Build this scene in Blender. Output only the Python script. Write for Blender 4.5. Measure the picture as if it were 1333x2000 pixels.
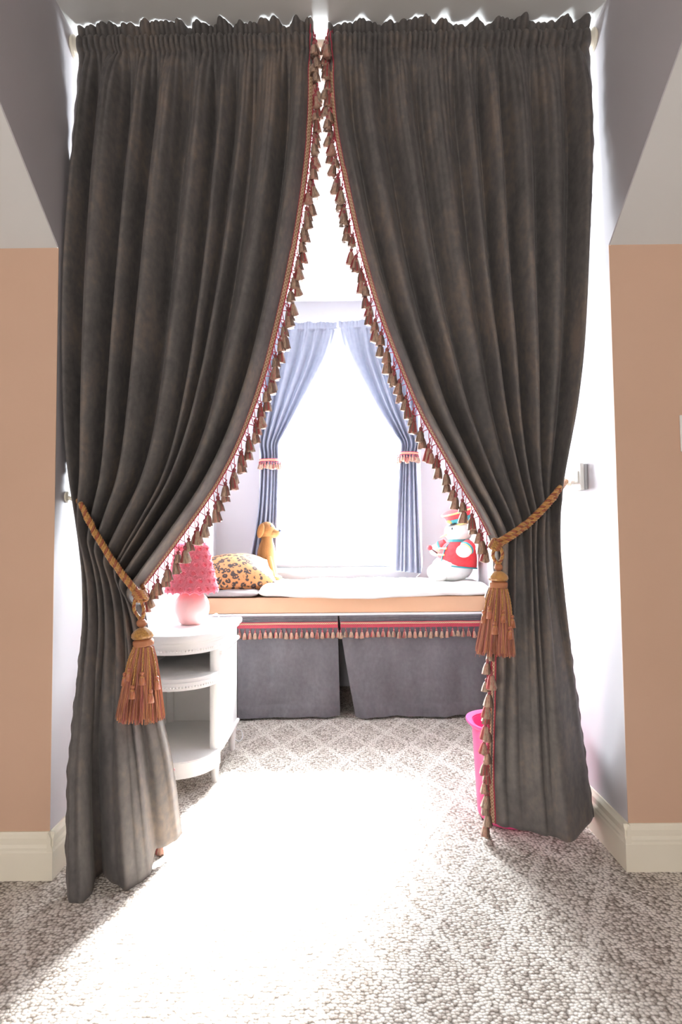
import bpy, math, random
import numpy as np
from mathutils import Vector, Matrix, noise
for o in list(bpy.data.objects): bpy.data.objects.remove(o)
SC = bpy.context.scene
COL = SC.collection
PI = math.pi
random.seed(7)

# ------------------------------------------------------------------ camera
PITCH, ROLL, YAW, EYE, FPX = .0511, -.0097, -.0047, .8944, 1150.0
_f = Vector((math.sin(YAW)*math.cos(PITCH), math.cos(YAW)*math.cos(PITCH), math.sin(PITCH)))
_r0 = Vector((math.cos(YAW), -math.sin(YAW), 0)); _u0 = _r0.cross(_f)
_r = _r0*math.cos(ROLL) + _u0*math.sin(ROLL); _u = -_r0*math.sin(ROLL) + _u0*math.cos(ROLL)
EYEP = Vector((0, 0, EYE))
cam = bpy.data.cameras.new('camera'); camo = bpy.data.objects.new('camera', cam); COL.objects.link(camo)
cam.sensor_fit = 'VERTICAL'; cam.sensor_height = 36; cam.lens = FPX/2000*36; cam.clip_start = .02
camo.matrix_world = Matrix(((_r.x, _u.x, -_f.x, 0), (_r.y, _u.y, -_f.y, 0), (_r.z, _u.z, -_f.z, EYE), (0, 0, 0, 1)))
SC.camera = camo

# ------------------------------------------------------------------ world, sun, lights, exposure
SKY, SUN, ROOM = 110.0, 150.0, 70.0
W = bpy.data.worlds.new('sky'); SC.world = W; W.use_nodes = True
bg = W.node_tree.nodes['Background']; bg.inputs[0].default_value = (.90, .95, 1, 1); bg.inputs[1].default_value = SKY
def light(name, kind, loc, direction, **kw):
    l = bpy.data.lights.new(name, kind); o = bpy.data.objects.new(name, l); COL.objects.link(o)
    o.location = loc; o.rotation_euler = Vector(direction).to_track_quat('-Z', 'Y').to_euler()
    for k, v in kw.items(): setattr(l, k, v)
    return o
light('hazy_sun', 'SUN', (.6, 6, 4), (-.13, -1, -.86), energy=SUN, angle=math.radians(13), color=(1, .99, .97))
pt = light('window_portal', 'AREA', (-.02, 3.70, 1.46), (0, -1, 0), shape='RECTANGLE', size=.92, size_y=1.5)
pt.data.cycles.is_portal = True
light('room_window_light', 'AREA', (-.5, -2.85, 1.45), (0, 1, 0), shape='RECTANGLE', size=1.0, size_y=1.2, energy=ROOM, color=(1, .96, .92))
vs = SC.view_settings
vs.view_transform = 'Standard'; vs.look = 'None'; vs.exposure = 0.0; vs.gamma = 1; vs.use_curve_mapping = False
try: SC.cycles.max_bounces = 10; SC.cycles.diffuse_bounces = 6; SC.cycles.transparent_max_bounces = 16
except Exception: pass

# ------------------------------------------------------------------ helpers
def at(x, y, Y):
    d = _f + _r*((x-666.5)/FPX) - _u*((y-1000)/FPX); return EYEP + d*(Y/d.y)
def atz(x, y, Z):
    d = _f + _r*((x-666.5)/FPX) - _u*((y-1000)/FPX); return EYEP + d*((Z-EYE)/d.z)
ORG = {}
def link(o, parent=None, loc=(0, 0, 0)):
    COL.objects.link(o)
    if parent: o.parent = parent
    o.location = loc
    ORG[o.name] = (ORG[parent.name] if parent else Vector((0, 0, 0))) + Vector(loc)
    return o
def tag(o, label=None, cat=None, group=None, kind=None):
    if label: o['label'] = label
    if cat: o['category'] = cat
    if group: o['group'] = group
    if kind: o['kind'] = kind
    return o
def thing(name, loc, label, cat, group=None):
    o = bpy.data.objects.new(name, None); o.empty_display_size = .05
    link(o, None, loc); return tag(o, label, cat, group)
class G:
    """collects shapes in world coordinates; build() links them as one mesh"""
    def __init__(s): s.v = []; s.f = []; s.m = []; s.uv = None
    def add(s, vs, fs, m=0):
        n = len(s.v); s.v += [tuple(p) for p in vs]; s.f += [tuple(i+n for i in f) for f in fs]; s.m += [m]*len(fs); return s
    def box(s, a, b, m=0):
        (x0, y0, z0), (x1, y1, z1) = a, b
        return s.add([(x0,y0,z0),(x1,y0,z0),(x1,y1,z0),(x0,y1,z0),(x0,y0,z1),(x1,y0,z1),(x1,y1,z1),(x0,y1,z1)],
                     [(0,3,2,1),(4,5,6,7),(0,1,5,4),(1,2,6,5),(2,3,7,6),(3,0,4,7)], m)
    def rbox(s, a, b, r, m=0, n=4):
        """box with the four vertical-axis edges plus top/bottom rims rounded"""
        (x0, y0, z0), (x1, y1, z1) = a, b; r = min(r, (x1-x0)/2.01, (y1-y0)/2.01, (z1-z0)/2.01)
        rings = []
        for k in range(n+1): t = PI/2*k/n; rings.append((z0+r-r*math.cos(t), r-r*math.sin(t)))
        for k in range(n+1): t = PI/2*k/n; rings.append((z1-r+r*math.sin(t), r-r*math.cos(t)))
        loops = []
        for z, ins in rings:
            L = []; rr = max(r-ins, 1e-5)
            for cx, cy, a0 in ((x1-r, y1-r, 0), (x0+r, y1-r, PI/2), (x0+r, y0+r, PI), (x1-r, y0+r, 1.5*PI)):
                for k in range(n+1): t = a0+PI/2*k/n; L.append((cx+rr*math.cos(t), cy+rr*math.sin(t), z))
            loops.append(L)
        return s.loops(loops, True, m)
    def loops(s, loops, cap=True, m=0):
        n = len(loops[0]); vs = [p for L in loops for p in L]; fs = []
        for i in range(len(loops)-1):
            for j in range(n):
                a, b = i*n+j, i*n+(j+1) % n; fs.append((a, b, b+n, a+n))
        if cap: fs.append(tuple(range(n))[::-1]); fs.append(tuple(range((len(loops)-1)*n, len(loops)*n)))
        return s.add(vs, fs, m)
    def lathe(s, c, prof, n=24, m=0, axis=None, sy=1.0, cap=True):
        """prof: list of (radius, height) above c, about +Z or the given axis"""
        R = Vector((0, 0, 1)).rotation_difference(Vector(axis)).to_matrix() if axis is not None else Matrix.Identity(3)
        c = Vector(c)
        return s.loops([[c + R @ Vector((max(r, 1e-4)*math.cos(2*PI*k/n), max(r, 1e-4)*sy*math.sin(2*PI*k/n), h)) for k in range(n)] for r, h in prof], cap, m)
    def ball(s, c, rx, ry=None, rz=None, n=20, k=12, m=0, rot=None, fn=None):
        ry = rx if ry is None else ry; rz = rx if rz is None else rz; c = Vector(c); L = []
        for i in range(k+1):
            t = -PI/2 + PI*i/k; ring = []
            for j in range(n):
                a = 2*PI*j/n; d = Vector((math.cos(t)*math.cos(a), math.cos(t)*math.sin(a), math.sin(t)))
                q = Vector((d.x*rx, d.y*ry, d.z*rz))
                if fn: q = q*fn(d)
                if rot: q = rot @ q
                ring.append(c+q)
            L.append(ring)
        return s.loops(L, True, m)
    def tube(s, pts, r, n=8, m=0, cap=True):
        pts = [Vector(p) for p in pts]; N = len(pts); rs = r if isinstance(r, (list, tuple)) else [r]*N; L = []
        prev = None
        for i, p in enumerate(pts):
            t = (pts[min(i+1, N-1)] - pts[max(i-1, 0)])
            t = t.normalized() if t.length > 1e-9 else Vector((0, 0, 1))
            if prev is None:
                a = Vector((0, 0, 1)) if abs(t.z) < .9 else Vector((1, 0, 0)); nx = (a - t*a.dot(t)).normalized()
            else:
                nx = prev - t*prev.dot(t); nx = nx.normalized() if nx.length > 1e-6 else prev
            prev = nx; b = t.cross(nx)
            L.append([p + nx*(rs[i]*math.cos(2*PI*k/n)) + b*(rs[i]*math.sin(2*PI*k/n)) for k in range(n)])
        return s.loops(L, cap, m)
    def grid(s, P, m=0, uv=False):
        nv, nu = P.shape[0], P.shape[1]; n0 = len(s.v)
        s.add(P.reshape(-1, 3).tolist(), [(i*nu+j, i*nu+j+1, (i+1)*nu+j+1, (i+1)*nu+j) for i in range(nv-1) for j in range(nu-1)], m)
        return s
    def build(s, name, mats, parent=None, smooth=True, kind=None):
        if not isinstance(mats, (list, tuple)): mats = [mats]
        me = bpy.data.meshes.new(name); o = bpy.data.objects.new(name, me)
        link(o, parent); off = ORG[o.name]
        me.from_pydata([(p[0]-off.x, p[1]-off.y, p[2]-off.z) for p in s.v], [], s.f)
        for m in mats: me.materials.append(m)
        if len(mats) > 1: me.polygons.foreach_set('material_index', s.m)
        if smooth:
            me.polygons.foreach_set('use_smooth', [True]*len(me.polygons))
            if smooth != 'all':
                try: me.set_sharp_from_angle(angle=math.radians(40))
                except Exception: pass
        me.update()
        if kind: o['kind'] = kind
        return o
def share(src, name, parent, loc, rot=None, scale=None):
    """a copy of a piece that shares its mesh; loc in world coordinates"""
    o = src.copy(); o.name = name; COL.objects.link(o); o.parent = parent
    o.location = Vector(loc) - ORG[parent.name]
    if rot: o.rotation_euler = rot
    if scale: o.scale = scale if isinstance(scale, (tuple, list)) else (scale,)*3
    return o
def sm(a, b, x):
    t = np.clip((x-a)/(b-a), 0, 1); return t*t*(3-2*t)
def crom(P, n):
    """smooth resampling of control rows P[k, ...] to n rows"""
    P = np.asarray(P, float); k = len(P)
    t = np.linspace(0, k-1, n); i = np.minimum(t.astype(int), k-2); f = (t-i).reshape((-1,)+(1,)*(P.ndim-1))
    E0 = 2*P[0]-P[1]; E1 = 2*P[-1]-P[-2]; Q = np.concatenate([E0[None], P, E1[None]])
    a, b, c, d = Q[i], Q[i+1], Q[i+2], Q[i+3]
    return .5*(2*b + (c-a)*f + (2*a-5*b+4*c-d)*f**2 + (3*b-a-3*c+d)*f**3)
def nz(x, y=0, z=0): return noise.noise((x, y, z))

# ------------------------------------------------------------------ materials
def mat(name, col, rough=.6, **kw):
    m = bpy.data.materials.new(name); m.use_nodes = True; nt = m.node_tree; b = nt.nodes['Principled BSDF']
    b.inputs['Base Color'].default_value = (*col, 1); b.inputs['Roughness'].default_value = rough
    for k, v in kw.items():
        if k in b.inputs: b.inputs[k].default_value = v
    return m
def nodes(m): nt = m.node_tree; return nt, nt.nodes['Principled BSDF']
def tex(nt, kind, scale=None, coord='Object', mapping=None, **kw):
    n = nt.nodes.new(kind); tc = nt.nodes.new('ShaderNodeTexCoord'); src = tc.outputs[coord]
    if mapping:
        mp = nt.nodes.new('ShaderNodeMapping'); mp.inputs['Scale'].default_value = mapping; nt.links.new(src, mp.inputs[0]); src = mp.outputs[0]
    nt.links.new(src, n.inputs['Vector'])
    if scale is not None: n.inputs['Scale'].default_value = scale
    for k, v in kw.items():
        if k in n.inputs: n.inputs[k].default_value = v
        else: setattr(n, k, v)
    return n
def ramp(nt, fac, stops, mode='LINEAR'):
    r = nt.nodes.new('ShaderNodeValToRGB'); nt.links.new(fac, r.inputs[0]); cr = r.color_ramp; cr.interpolation = mode
    while len(cr.elements) < len(stops): cr.elements.new(.5)
    for e, (p, c) in zip(cr.elements, stops): e.position = p; e.color = (*c, 1) if len(c) == 3 else c
    return r.outputs[0]
def bump(nt, b, h, strength=.3, dist=.002):
    n = nt.nodes.new('ShaderNodeBump'); n.inputs['Strength'].default_value = strength; n.inputs['Distance'].default_value = dist
    nt.links.new(h, n.inputs['Height']); nt.links.new(n.outputs[0], b.inputs['Normal']); return n
def math_(nt, op, a, b=None, c=None):
    n = nt.nodes.new('ShaderNodeMath'); n.operation = op
    for k, v in enumerate((a, b, c)):
        if v is None: continue
        if isinstance(v, (int, float)): n.inputs[k].default_value = v
        else: nt.links.new(v, n.inputs[k])
    return n.outputs[0]
def noisy(name, c0, c1, scale, rough=.7, bstr=.2, bdist=.001, mapping=None, bscale=None, coord='Object', **kw):
    m = mat(name, c0, rough, **kw); nt, b = nodes(m)
    n = tex(nt, 'ShaderNodeTexNoise', scale, coord, mapping, Detail=4)
    nt.links.new(ramp(nt, n.outputs[0], [(.3, c0), (.7, c1)]), b.inputs['Base Color'])
    if bstr: n2 = tex(nt, 'ShaderNodeTexNoise', bscale or scale*4, coord, mapping, Detail=3); bump(nt, b, n2.outputs[0], bstr, bdist)
    return m
def translucent(m, amount, col):
    nt, b = nodes(m); t = nt.nodes.new('ShaderNodeBsdfTranslucent'); t.inputs[0].default_value = (*col, 1)
    mx = nt.nodes.new('ShaderNodeMixShader'); mx.inputs[0].default_value = amount
    nt.links.new(b.outputs[0], mx.inputs[1]); nt.links.new(t.outputs[0], mx.inputs[2])
    nt.links.new(mx.outputs[0], nt.nodes['Material Output'].inputs[0]); return m

M = {}
M['peach'] = noisy('peach_paint', (.59, .385, .27), (.61, .40, .285), 3, .75, .08, .0006, bscale=350)
M['lilac'] = noisy('pale_lilac_paint', (.54, .515, .54), (.56, .535, .56), 3, .75, .08, .0006, bscale=350)
M['white'] = noisy('ceiling_white', (.72, .72, .70), (.74, .74, .72), 3, .8, .08, .0006, bscale=300)
M['trimw'] = noisy('cream_gloss_paint', (.80, .74, .60), (.83, .77, .64), 6, .4, .03, .0005)
M['winw'] = mat('window_white', (.85, .86, .88), .35)
M['furn'] = noisy('white_satin_lacquer', (.90, .90, .89), (.92, .92, .91), 8, .32, .03, .0004)
M['board'] = noisy('peach_board', (.58, .35, .21), (.60, .365, .225), 6, .5, .03, .0005)
def velvet(name, c0, c1, c2, sheen=.12):
    m = mat(name, c0, .85); nt, b = nodes(m)
    b.inputs['Sheen Weight'].default_value = sheen; b.inputs['Sheen Roughness'].default_value = .35; b.inputs['Sheen Tint'].default_value = (.75, .7, .68, 1)
    n = tex(nt, 'ShaderNodeTexNoise', 7, 'Object', (1, 1, .55), Detail=6, Roughness=.65)
    n2 = tex(nt, 'ShaderNodeTexNoise', 60, 'Object', (1, 1, .8), Detail=5)
    s = math_(nt, 'ADD', math_(nt, 'MULTIPLY', n.outputs[0], .68), math_(nt, 'MULTIPLY', n2.outputs[0], .32))
    nt.links.new(ramp(nt, s, [(.36, c0), (.5, c1), (.66, c2)]), b.inputs['Base Color'])
    n3 = tex(nt, 'ShaderNodeTexNoise', 900, 'Object', Detail=2); bump(nt, b, n3.outputs[0], .25, .0006)
    return m
M['velvet'] = velvet('charcoal_taupe_velvet', (.078, .071, .069), (.117, .105, .099), (.19, .148, .120))
M['skirtv'] = velvet('slate_velvet', (.095, .09, .102), (.12, .113, .126), (.155, .147, .162))
M['blue'] = translucent(noisy('blue_grey_cotton', (.24, .25, .325), (.275, .285, .36), 30, .85, .2, .0006, bscale=500), .004, (.40, .48, .70))
M['crimson'] = noisy('crimson_cord', (.36, .03, .06), (.45, .05, .08), 200, .6, .2, .0006)
def strands(name, stops, scale, rough=.55, z=.05):
    m = mat(name, (.4, .3, .2), rough); nt, b = nodes(m)
    n = tex(nt, 'ShaderNodeTexNoise', scale, 'Object', (1, 1, z), Detail=3)
    oi = nt.nodes.new('ShaderNodeObjectInfo'); off = math_(nt, 'MULTIPLY', math_(nt, 'SUBTRACT', oi.outputs['Random'], .5), .22)
    f = math_(nt, 'ADD', n.outputs[0], off)
    nt.links.new(ramp(nt, f, stops), b.inputs['Base Color']); bump(nt, b, n.outputs[0], .6, .001)
    b.inputs['Sheen Weight'].default_value = .3
    return m
M['tassel'] = strands('tan_crimson_yarn', [(.3, (.16, .10, .08)), (.42, (.38, .25, .17)), (.52, (.50, .36, .25)), (.6, (.40, .10, .09)), (.72, (.46, .33, .22))], 420)
M['ydark'] = noisy('brown_yarn', (.16, .095, .07), (.22, .14, .10), 200, .7, .2, .0006)
M['yred'] = noisy('dull_red_yarn', (.30, .055, .055), (.38, .08, .075), 200, .7, .2, .0006)
M['thead'] = strands('tassel_head_yarn', [(.35, (.17, .05, .05)), (.5, (.36, .05, .07)), (.65, (.25, .10, .08))], 300, z=1)
M['copper'] = strands('copper_silk', [(.3, (.30, .09, .035)), (.5, (.46, .155, .06)), (.66, (.40, .11, .075)), (.75, (.52, .24, .09))], 260, .42, .04)
M['cdark'] = mat('dark_copper_silk', (.24, .065, .03), .5)
M['crose'] = mat('rose_silk', (.42, .12, .10), .45)
M['clight'] = mat('light_copper_silk', (.58, .25, .11), .4)
M['gold'] = strands('gold_silk', [(.3, (.32, .14, .03)), (.5, (.50, .255, .055)), (.7, (.42, .16, .05))], 260, .42, .6)
M['rust'] = noisy('rust_cord', (.26, .07, .03), (.34, .10, .04), 300, .5, .2, .0006)
M['collar'] = noisy('copper_wrap', (.42, .155, .065), (.50, .20, .09), 60, .45, .5, .001, (1, 1, 20))
def braidmat():
    m = mat('tan_braid', (.4, .3, .2), .6); nt, b = nodes(m)
    c = tex(nt, 'ShaderNodeTexChecker', 1, 'UV', Color1=(.58, .44, .28, 1), Color2=(.34, .20, .12, 1))
    nt.links.new(c.outputs[0], b.inputs['Base Color']); bump(nt, b, c.outputs[1], .5, .001); return m
M['braid'] = braidmat()
M['quilt'] = noisy('white_cotton_quilt', (.76, .75, .73), (.80, .79, .77), 8, .85, .3, .002, bscale=45)
M['mauve'] = noisy('grey_mauve_linen', (.27, .235, .235), (.32, .28, .275), 20, .85, .3, .002, bscale=120)
M['pinkc'] = mat('pink_ceramic', (.86, .52, .49), .25)
M['pinkp'] = translucent(mat('pink_plastic', (.90, .12, .36), .3), .2, (.95, .10, .38))
M['rosef'] = translucent(noisy('pink_rosette_fabric', (.93, .30, .37), (.97, .42, .49), 60, .8, .2, .001), .3, (.95, .25, .38))
M['plastic'] = mat('ivory_switch_plastic', (.80, .79, .75), .35)
M['grey'] = mat('grey_plastic', (.45, .45, .46), .5)
M['metalcord'] = mat('white_cable', (.82, .82, .82), .4)
M['plushw'] = noisy('white_plush', (.78, .77, .75), (.82, .81, .79), 30, .95, .5, .002, bscale=260)
M['plushb'] = noisy('brown_plush', (.15, .058, .012), (.18, .072, .016), 30, .95, .6, .002, bscale=260)
M['plusht'] = noisy('tan_plush', (.16, .075, .022), (.185, .09, .027), 30, .95, .6, .002, bscale=260)
M['red'] = noisy('red_felt', (.62, .03, .04), (.68, .045, .055), 60, .85, .2, .001)
M['teal'] = noisy('teal_felt', (.03, .20, .23), (.04, .24, .27), 60, .85, .2, .001)
M['goldf'] = noisy('gold_felt', (.72, .52, .20), (.78, .58, .26), 60, .6, .2, .001)
M['black'] = mat('black_felt', (.03, .03, .035), .6)
M['skin_n'] = mat('dark_nose', (.03, .035, .07), .3)
M['orange'] = mat('pale_orange_felt', (.85, .62, .42), .8)
def leopard():
    m = mat('leopard_print', (.7, .4, .2), .8); nt, b = nodes(m)
    d = tex(nt, 'ShaderNodeTexNoise', 40, 'Object', Detail=2); tc = nt.nodes.new('ShaderNodeTexCoord')
    mx = nt.nodes.new('ShaderNodeMix'); mx.data_type = 'RGBA'; mx.inputs[0].default_value = .012
    nt.links.new(tc.outputs['Object'], mx.inputs[6]); nt.links.new(d.outputs[1], mx.inputs[7])
    v = nt.nodes.new('ShaderNodeTexVoronoi'); v.inputs['Scale'].default_value = 36; nt.links.new(mx.outputs[2], v.inputs['Vector'])
    brk = tex(nt, 'ShaderNodeTexNoise', 70, 'Object', Detail=1)
    ring = ramp(nt, v.outputs['Distance'], [(.0, (.45, .20, .08)), (.15, (.30, .13, .05)), (.2, (.03, .018, .018)), (.47, (.035, .022, .02)), (.53, (.42, .175, .065)), (1, (.46, .20, .075))])
    base = nt.nodes.new('ShaderNodeMix'); base.data_type = 'RGBA'; base.inputs[7].default_value = (.44, .19, .07, 1)
    nt.links.new(ramp(nt, brk.outputs[0], [(.60, (0, 0, 0)), (.64, (1, 1, 1))]), base.inputs[0]); nt.links.new(ring, base.inputs[6])
    nt.links.new(base.outputs[2], b.inputs['Base Color']); return m
M['leopard'] = leopard()
def carpet():
    m = mat('loop_carpet', (.4, .35, .3), .95); nt, b = nodes(m)
    tc = nt.nodes.new('ShaderNodeTexCoord'); sx = nt.nodes.new('ShaderNodeSeparateXYZ'); nt.links.new(tc.outputs['Object'], sx.inputs[0])
    X, Y = sx.outputs[0], sx.outputs[1]
    v = tex(nt, 'ShaderNodeTexVoronoi', 1, 'Object', (118, 132, 1)); v.voronoi_dimensions = '2D'; v.inputs['Randomness'].default_value = .8
    cell = nt.nodes.new('ShaderNodeSeparateXYZ'); nt.links.new(v.outputs['Color'], cell.inputs[0])
    lines = []
    for s in (1, -1):
        q = math_(nt, 'ADD', math_(nt, 'DIVIDE', X, .19), math_(nt, 'MULTIPLY', math_(nt, 'DIVIDE', Y, .352), s))
        fr = math_(nt, 'PINGPONG', q, .5)
        lines.append(math_(nt, 'LESS_THAN', fr, .085))
    ln = math_(nt, 'MAXIMUM', lines[0], lines[1])
    big = tex(nt, 'ShaderNodeTexNoise', 5, 'Object', Detail=3)
    f = math_(nt, 'ADD', cell.outputs[0], math_(nt, 'MULTIPLY', math_(nt, 'SUBTRACT', ln, .2), .48))
    f = math_(nt, 'ADD', f, math_(nt, 'MULTIPLY', math_(nt, 'SUBTRACT', big.outputs[0], .5), .15))
    col = ramp(nt, f, [(.03, (.33, .28, .24)), (.25, (.52, .465, .41)), (.6, (.63, .575, .515)), (.95, (.74, .69, .63))])
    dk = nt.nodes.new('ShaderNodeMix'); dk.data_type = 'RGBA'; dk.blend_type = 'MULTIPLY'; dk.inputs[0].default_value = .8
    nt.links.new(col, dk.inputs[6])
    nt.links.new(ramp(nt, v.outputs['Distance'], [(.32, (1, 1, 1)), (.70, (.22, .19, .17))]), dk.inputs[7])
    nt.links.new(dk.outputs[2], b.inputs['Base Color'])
    h = math_(nt, 'ADD', math_(nt, 'SUBTRACT', 1, v.outputs['Distance']), math_(nt, 'MULTIPLY', ln, .35))
    bump(nt, b, h, .8, .004); return m
M['carpet'] = carpet()
def glass():
    m = bpy.data.materials.new('window_glass'); m.use_nodes = True; nt = m.node_tree; nt.nodes.remove(nt.nodes['Principled BSDF'])
    t = nt.nodes.new('ShaderNodeBsdfTransparent'); g = nt.nodes.new('ShaderNodeBsdfGlossy'); g.inputs['Roughness'].default_value = .03
    t.inputs[0].default_value = (.97, .98, .98, 1); mx = nt.nodes.new('ShaderNodeMixShader'); mx.inputs[0].default_value = .05
    nt.links.new(t.outputs[0], mx.inputs[1]); nt.links.new(g.outputs[0], mx.inputs[2]); nt.links.new(mx.outputs[0], nt.nodes['Material Output'].inputs[0]); return m
M['glass'] = glass()

# ------------------------------------------------------------------ the room
XL, XR, YL, YR, KN, CE, SL, YB = -.804, .768, 1.6295, 1.651, 1.738, 2.44, .698, 3.71
XW, YBK = 2.4, -3.0
YTL, YTR = YL-(CE-KN)/SL, YR-(CE-KN)/SL
def struct(name, g, m, parent=None, smooth=False):
    o = g.build(name, m, parent, smooth)
    if not parent: o['kind'] = 'structure'
    return o
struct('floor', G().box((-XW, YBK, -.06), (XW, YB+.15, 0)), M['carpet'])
YT = min(YTL, YTR)
struct('ceiling', G().box((-XW, YBK, CE), (XW, YT, CE+.06)), M['white'])
struct('ceiling_alcove', G().box((XL-.003, YT, CE), (XR+.003, YB+.15, CE+.06)), M['white'])
def prism_x(pts, x0, x1):
    n = len(pts); g = G()
    g.add([(x0, y, z) for y, z in pts] + [(x1, y, z) for y, z in pts],
          [tuple(range(n))[::-1], tuple(range(n, 2*n))] + [(i, (i+1) % n, n+(i+1) % n, n+i) for i in range(n)]); return g
struct('wall_alcove_left', prism_x([(YL+.002, 0), (YB+.15, 0), (YB+.15, CE), (YTL, CE), (YL+.002, KN)], XL-.003, XL), M['lilac'])
struct('wall_alcove_right', prism_x([(YR+.002, 0), (YB+.15, 0), (YB+.15, CE), (YTR, CE), (YR+.002, KN)], XR, XR+.003), M['lilac'])
struct('wall_front_left', G().box((-XW, YL, 0), (XL, YL+.002, KN)), M['peach'])
struct('wall_front_right', G().box((XR, YR, 0), (XW, YR+.002, KN)), M['peach'])
struct('ceiling_slope_left', prism_x([(YL, KN), (YTL, CE), (YTL+.06, CE+.06), (YL+.06, KN+.06)], -XW, XL-.0031), M['white'])
struct('ceiling_slope_right', prism_x([(YR, KN), (YTR, CE), (YTR+.06, CE+.06), (YR+.06, KN+.06)], XR+.0031, XW), M['white'])
struct('wall_left', G().box((-XW-.06, YBK, 0), (-XW, YL+.06, CE)), M['lilac'])
struct('wall_right', G().box((XW, YBK, 0), (XW+.06, YR+.06, CE)), M['lilac'])
struct('wall_back', G().box((-XW, YBK-.06, 0), (XW, YBK, CE)), M['lilac'])
# alcove back wall round the window opening
WX0, WX1, WZ0, WZ1 = -.47, .43, .735, 2.19
g = G()
g.box((XL, YB, 0), (WX0, YB+.14, CE)); g.box((WX1, YB, 0), (XR, YB+.14, CE)); g.box((WX0, YB, 0), (WX1, YB+.14, WZ0)); g.box((WX0, YB, WZ1), (WX1, YB+.14, CE))
struct('wall_alcove_back', g, M['lilac'])
# window: frame, two sashes, panes, sill, casing
g = G()
for a, b in (((WX0, WZ0), (WX0+.045, WZ1)), ((WX1-.045, WZ0), (WX1, WZ1)), ((WX0+.045, WZ0), (WX1-.045, WZ0+.05)), ((WX0+.045, WZ1-.07), (WX1-.045, WZ1))):
    g.box((a[0], YB+.05, a[1]), (b[0], YB+.13, b[1]))
win = struct('window_1', g, M['winw'])
zm = (WZ0+WZ1)/2
for k, (z0, z1, y) in enumerate(((WZ0+.05, zm+.02, YB+.075), (zm-.02, WZ1-.07, YB+.105))):
    x0, x1 = WX0+.045, WX1-.045; s = G()
    s.box((x0, y-.014, z0), (x0+.04, y+.014, z1)); s.box((x1-.04, y-.014, z0), (x1, y+.014, z1)); s.box((x0+.04, y-.014, z0), (x1-.04, y+.014, z0+.04)); s.box((x0+.04, y-.014, z1-.04), (x1-.04, y+.014, z1))
    so = s.build('sash', M['winw'], win, False)
    G().box((x0+.038, y-.002, z0+.038), (x1-.038, y+.002, z1-.038)).build('pane', M['glass'], so, False)
G().rbox((WX0-.05, YB-.045, WZ0-.028), (WX1+.05, YB+.06, WZ0), .006).build('window_sill', M['winw'], win)
g = G()
for a, b in (((WX0-.06, WZ0-.0), (WX0, WZ1+.06)), ((WX1, WZ0), (WX1+.06, WZ1+.06)), ((WX0, WZ1), (WX1, WZ1+.06))):
    g.box((a[0], YB-.016, a[1]), (b[0], YB, b[1]))
g.build('window_casing', M['winw'], win, False)
# baseboards: stepped profile (offset from wall, height)
BP = [(0, 0), (.016, 0), (.016, .072), (.0145, .078), (.0145, .084), (.011, .092), (.011, .108), (.006, .116), (.004, .122), (0, .122)]
def base_x(name, x0, x1, y, sgn=-1):
    n = len(BP); g = G()
    g.add([(x0, y+sgn*d, z) for d, z in BP] + [(x1, y+sgn*d, z) for d, z in BP], [tuple(range(n)), tuple(range(n, 2*n))[::-1]] + [(i, n+i, n+(i+1) % n, (i+1) % n) for i in range(n)])
    return struct(name, g, M['trimw'])
def base_y(name, x, y0, y1, sgn):
    n = len(BP); g = G()
    g.add([(x+sgn*d, y0, z) for d, z in BP] + [(x+sgn*d, y1, z) for d, z in BP], [tuple(range(n)), tuple(range(n, 2*n))[::-1]] + [(i, n+i, n+(i+1) % n, (i+1) % n) for i in range(n)])
    return struct(name, g, M['trimw'])
base_x('baseboard_front_left', -XW, XL+.0155, YL); base_x('baseboard_front_right', XR-.0155, XW, YR)
base_y('baseboard_alcove_left', XL, YL-.0155, 3.03, 1); base_y('baseboard_alcove_right', XR, YR-.0155, 3.03, -1)

# ------------------------------------------------------------------ fringe tassels (shared pieces)
YM = (2, 3, 2, 4, 2, 3, 2, 2, 4)
def tassel_mesh(seed, cord=.026, L=.030, r=.0115):
    rng = random.Random(seed); g = G(); n = 14
    g.tube([(0, 0, 0), (.0015, 0, -cord*.5), (0, 0, -cord)], .0013, 5, 0)
    g.tube([(.003, 0, 0), (.0035, .001, -cord*.45), (.0005, 0, -cord)], .0011, 5, 0)
    g.ball((0, 0, -cord-.004), .0052, .0052, .0058, 10, 7, 1)
    g.lathe((0, 0, -cord-.0105), [(.0042, -.001), (.0046, .0005), (.0042, .002)], 10, 0)
    loops = []
    bot = [rng.uniform(-.0035, .0025) for _ in range(n)]
    for k, (rr, h) in enumerate(((.0035, -.0085), (.0058, -.012), (.0078, -.018), (.0095, -.026), (r, -.0085-L))):
        loops.append([(rr*(1+.16*(-1)**j+rng.uniform(-.06, .06))*math.cos(2*PI*j/n), rr*(1+.16*(-1)**j)*math.sin(2*PI*j/n), -cord+h+(bot[j] if k == 4 else 0)) for j in range(n)])
    g.loops(loops, True, 2); nf = 4*n
    for i in range(4):
        for j in range(n): g.m[len(g.m)-nf-2+i*n+j] = YM[(j*7+seed*3) % len(YM)]
    return g
TSRC = []
def tassel_src():
    for s in range(4):
        g = tassel_mesh(s, *( (.008, .031, .0118), (.006, .030, .011), (.011, .032, .0122), (.008, .028, .0112))[s])
        me = bpy.data.meshes.new('tassel'); me.from_pydata(g.v, [], g.f)
        for m in (M['crimson'], M['thead'], M['tassel'], M['ydark'], M['yred']): me.materials.append(m)
        me.polygons.foreach_set('material_index', g.m); me.polygons.foreach_set('use_smooth', [True]*len(me.polygons)); me.update()
        TSRC.append(me)
tassel_src()
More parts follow.
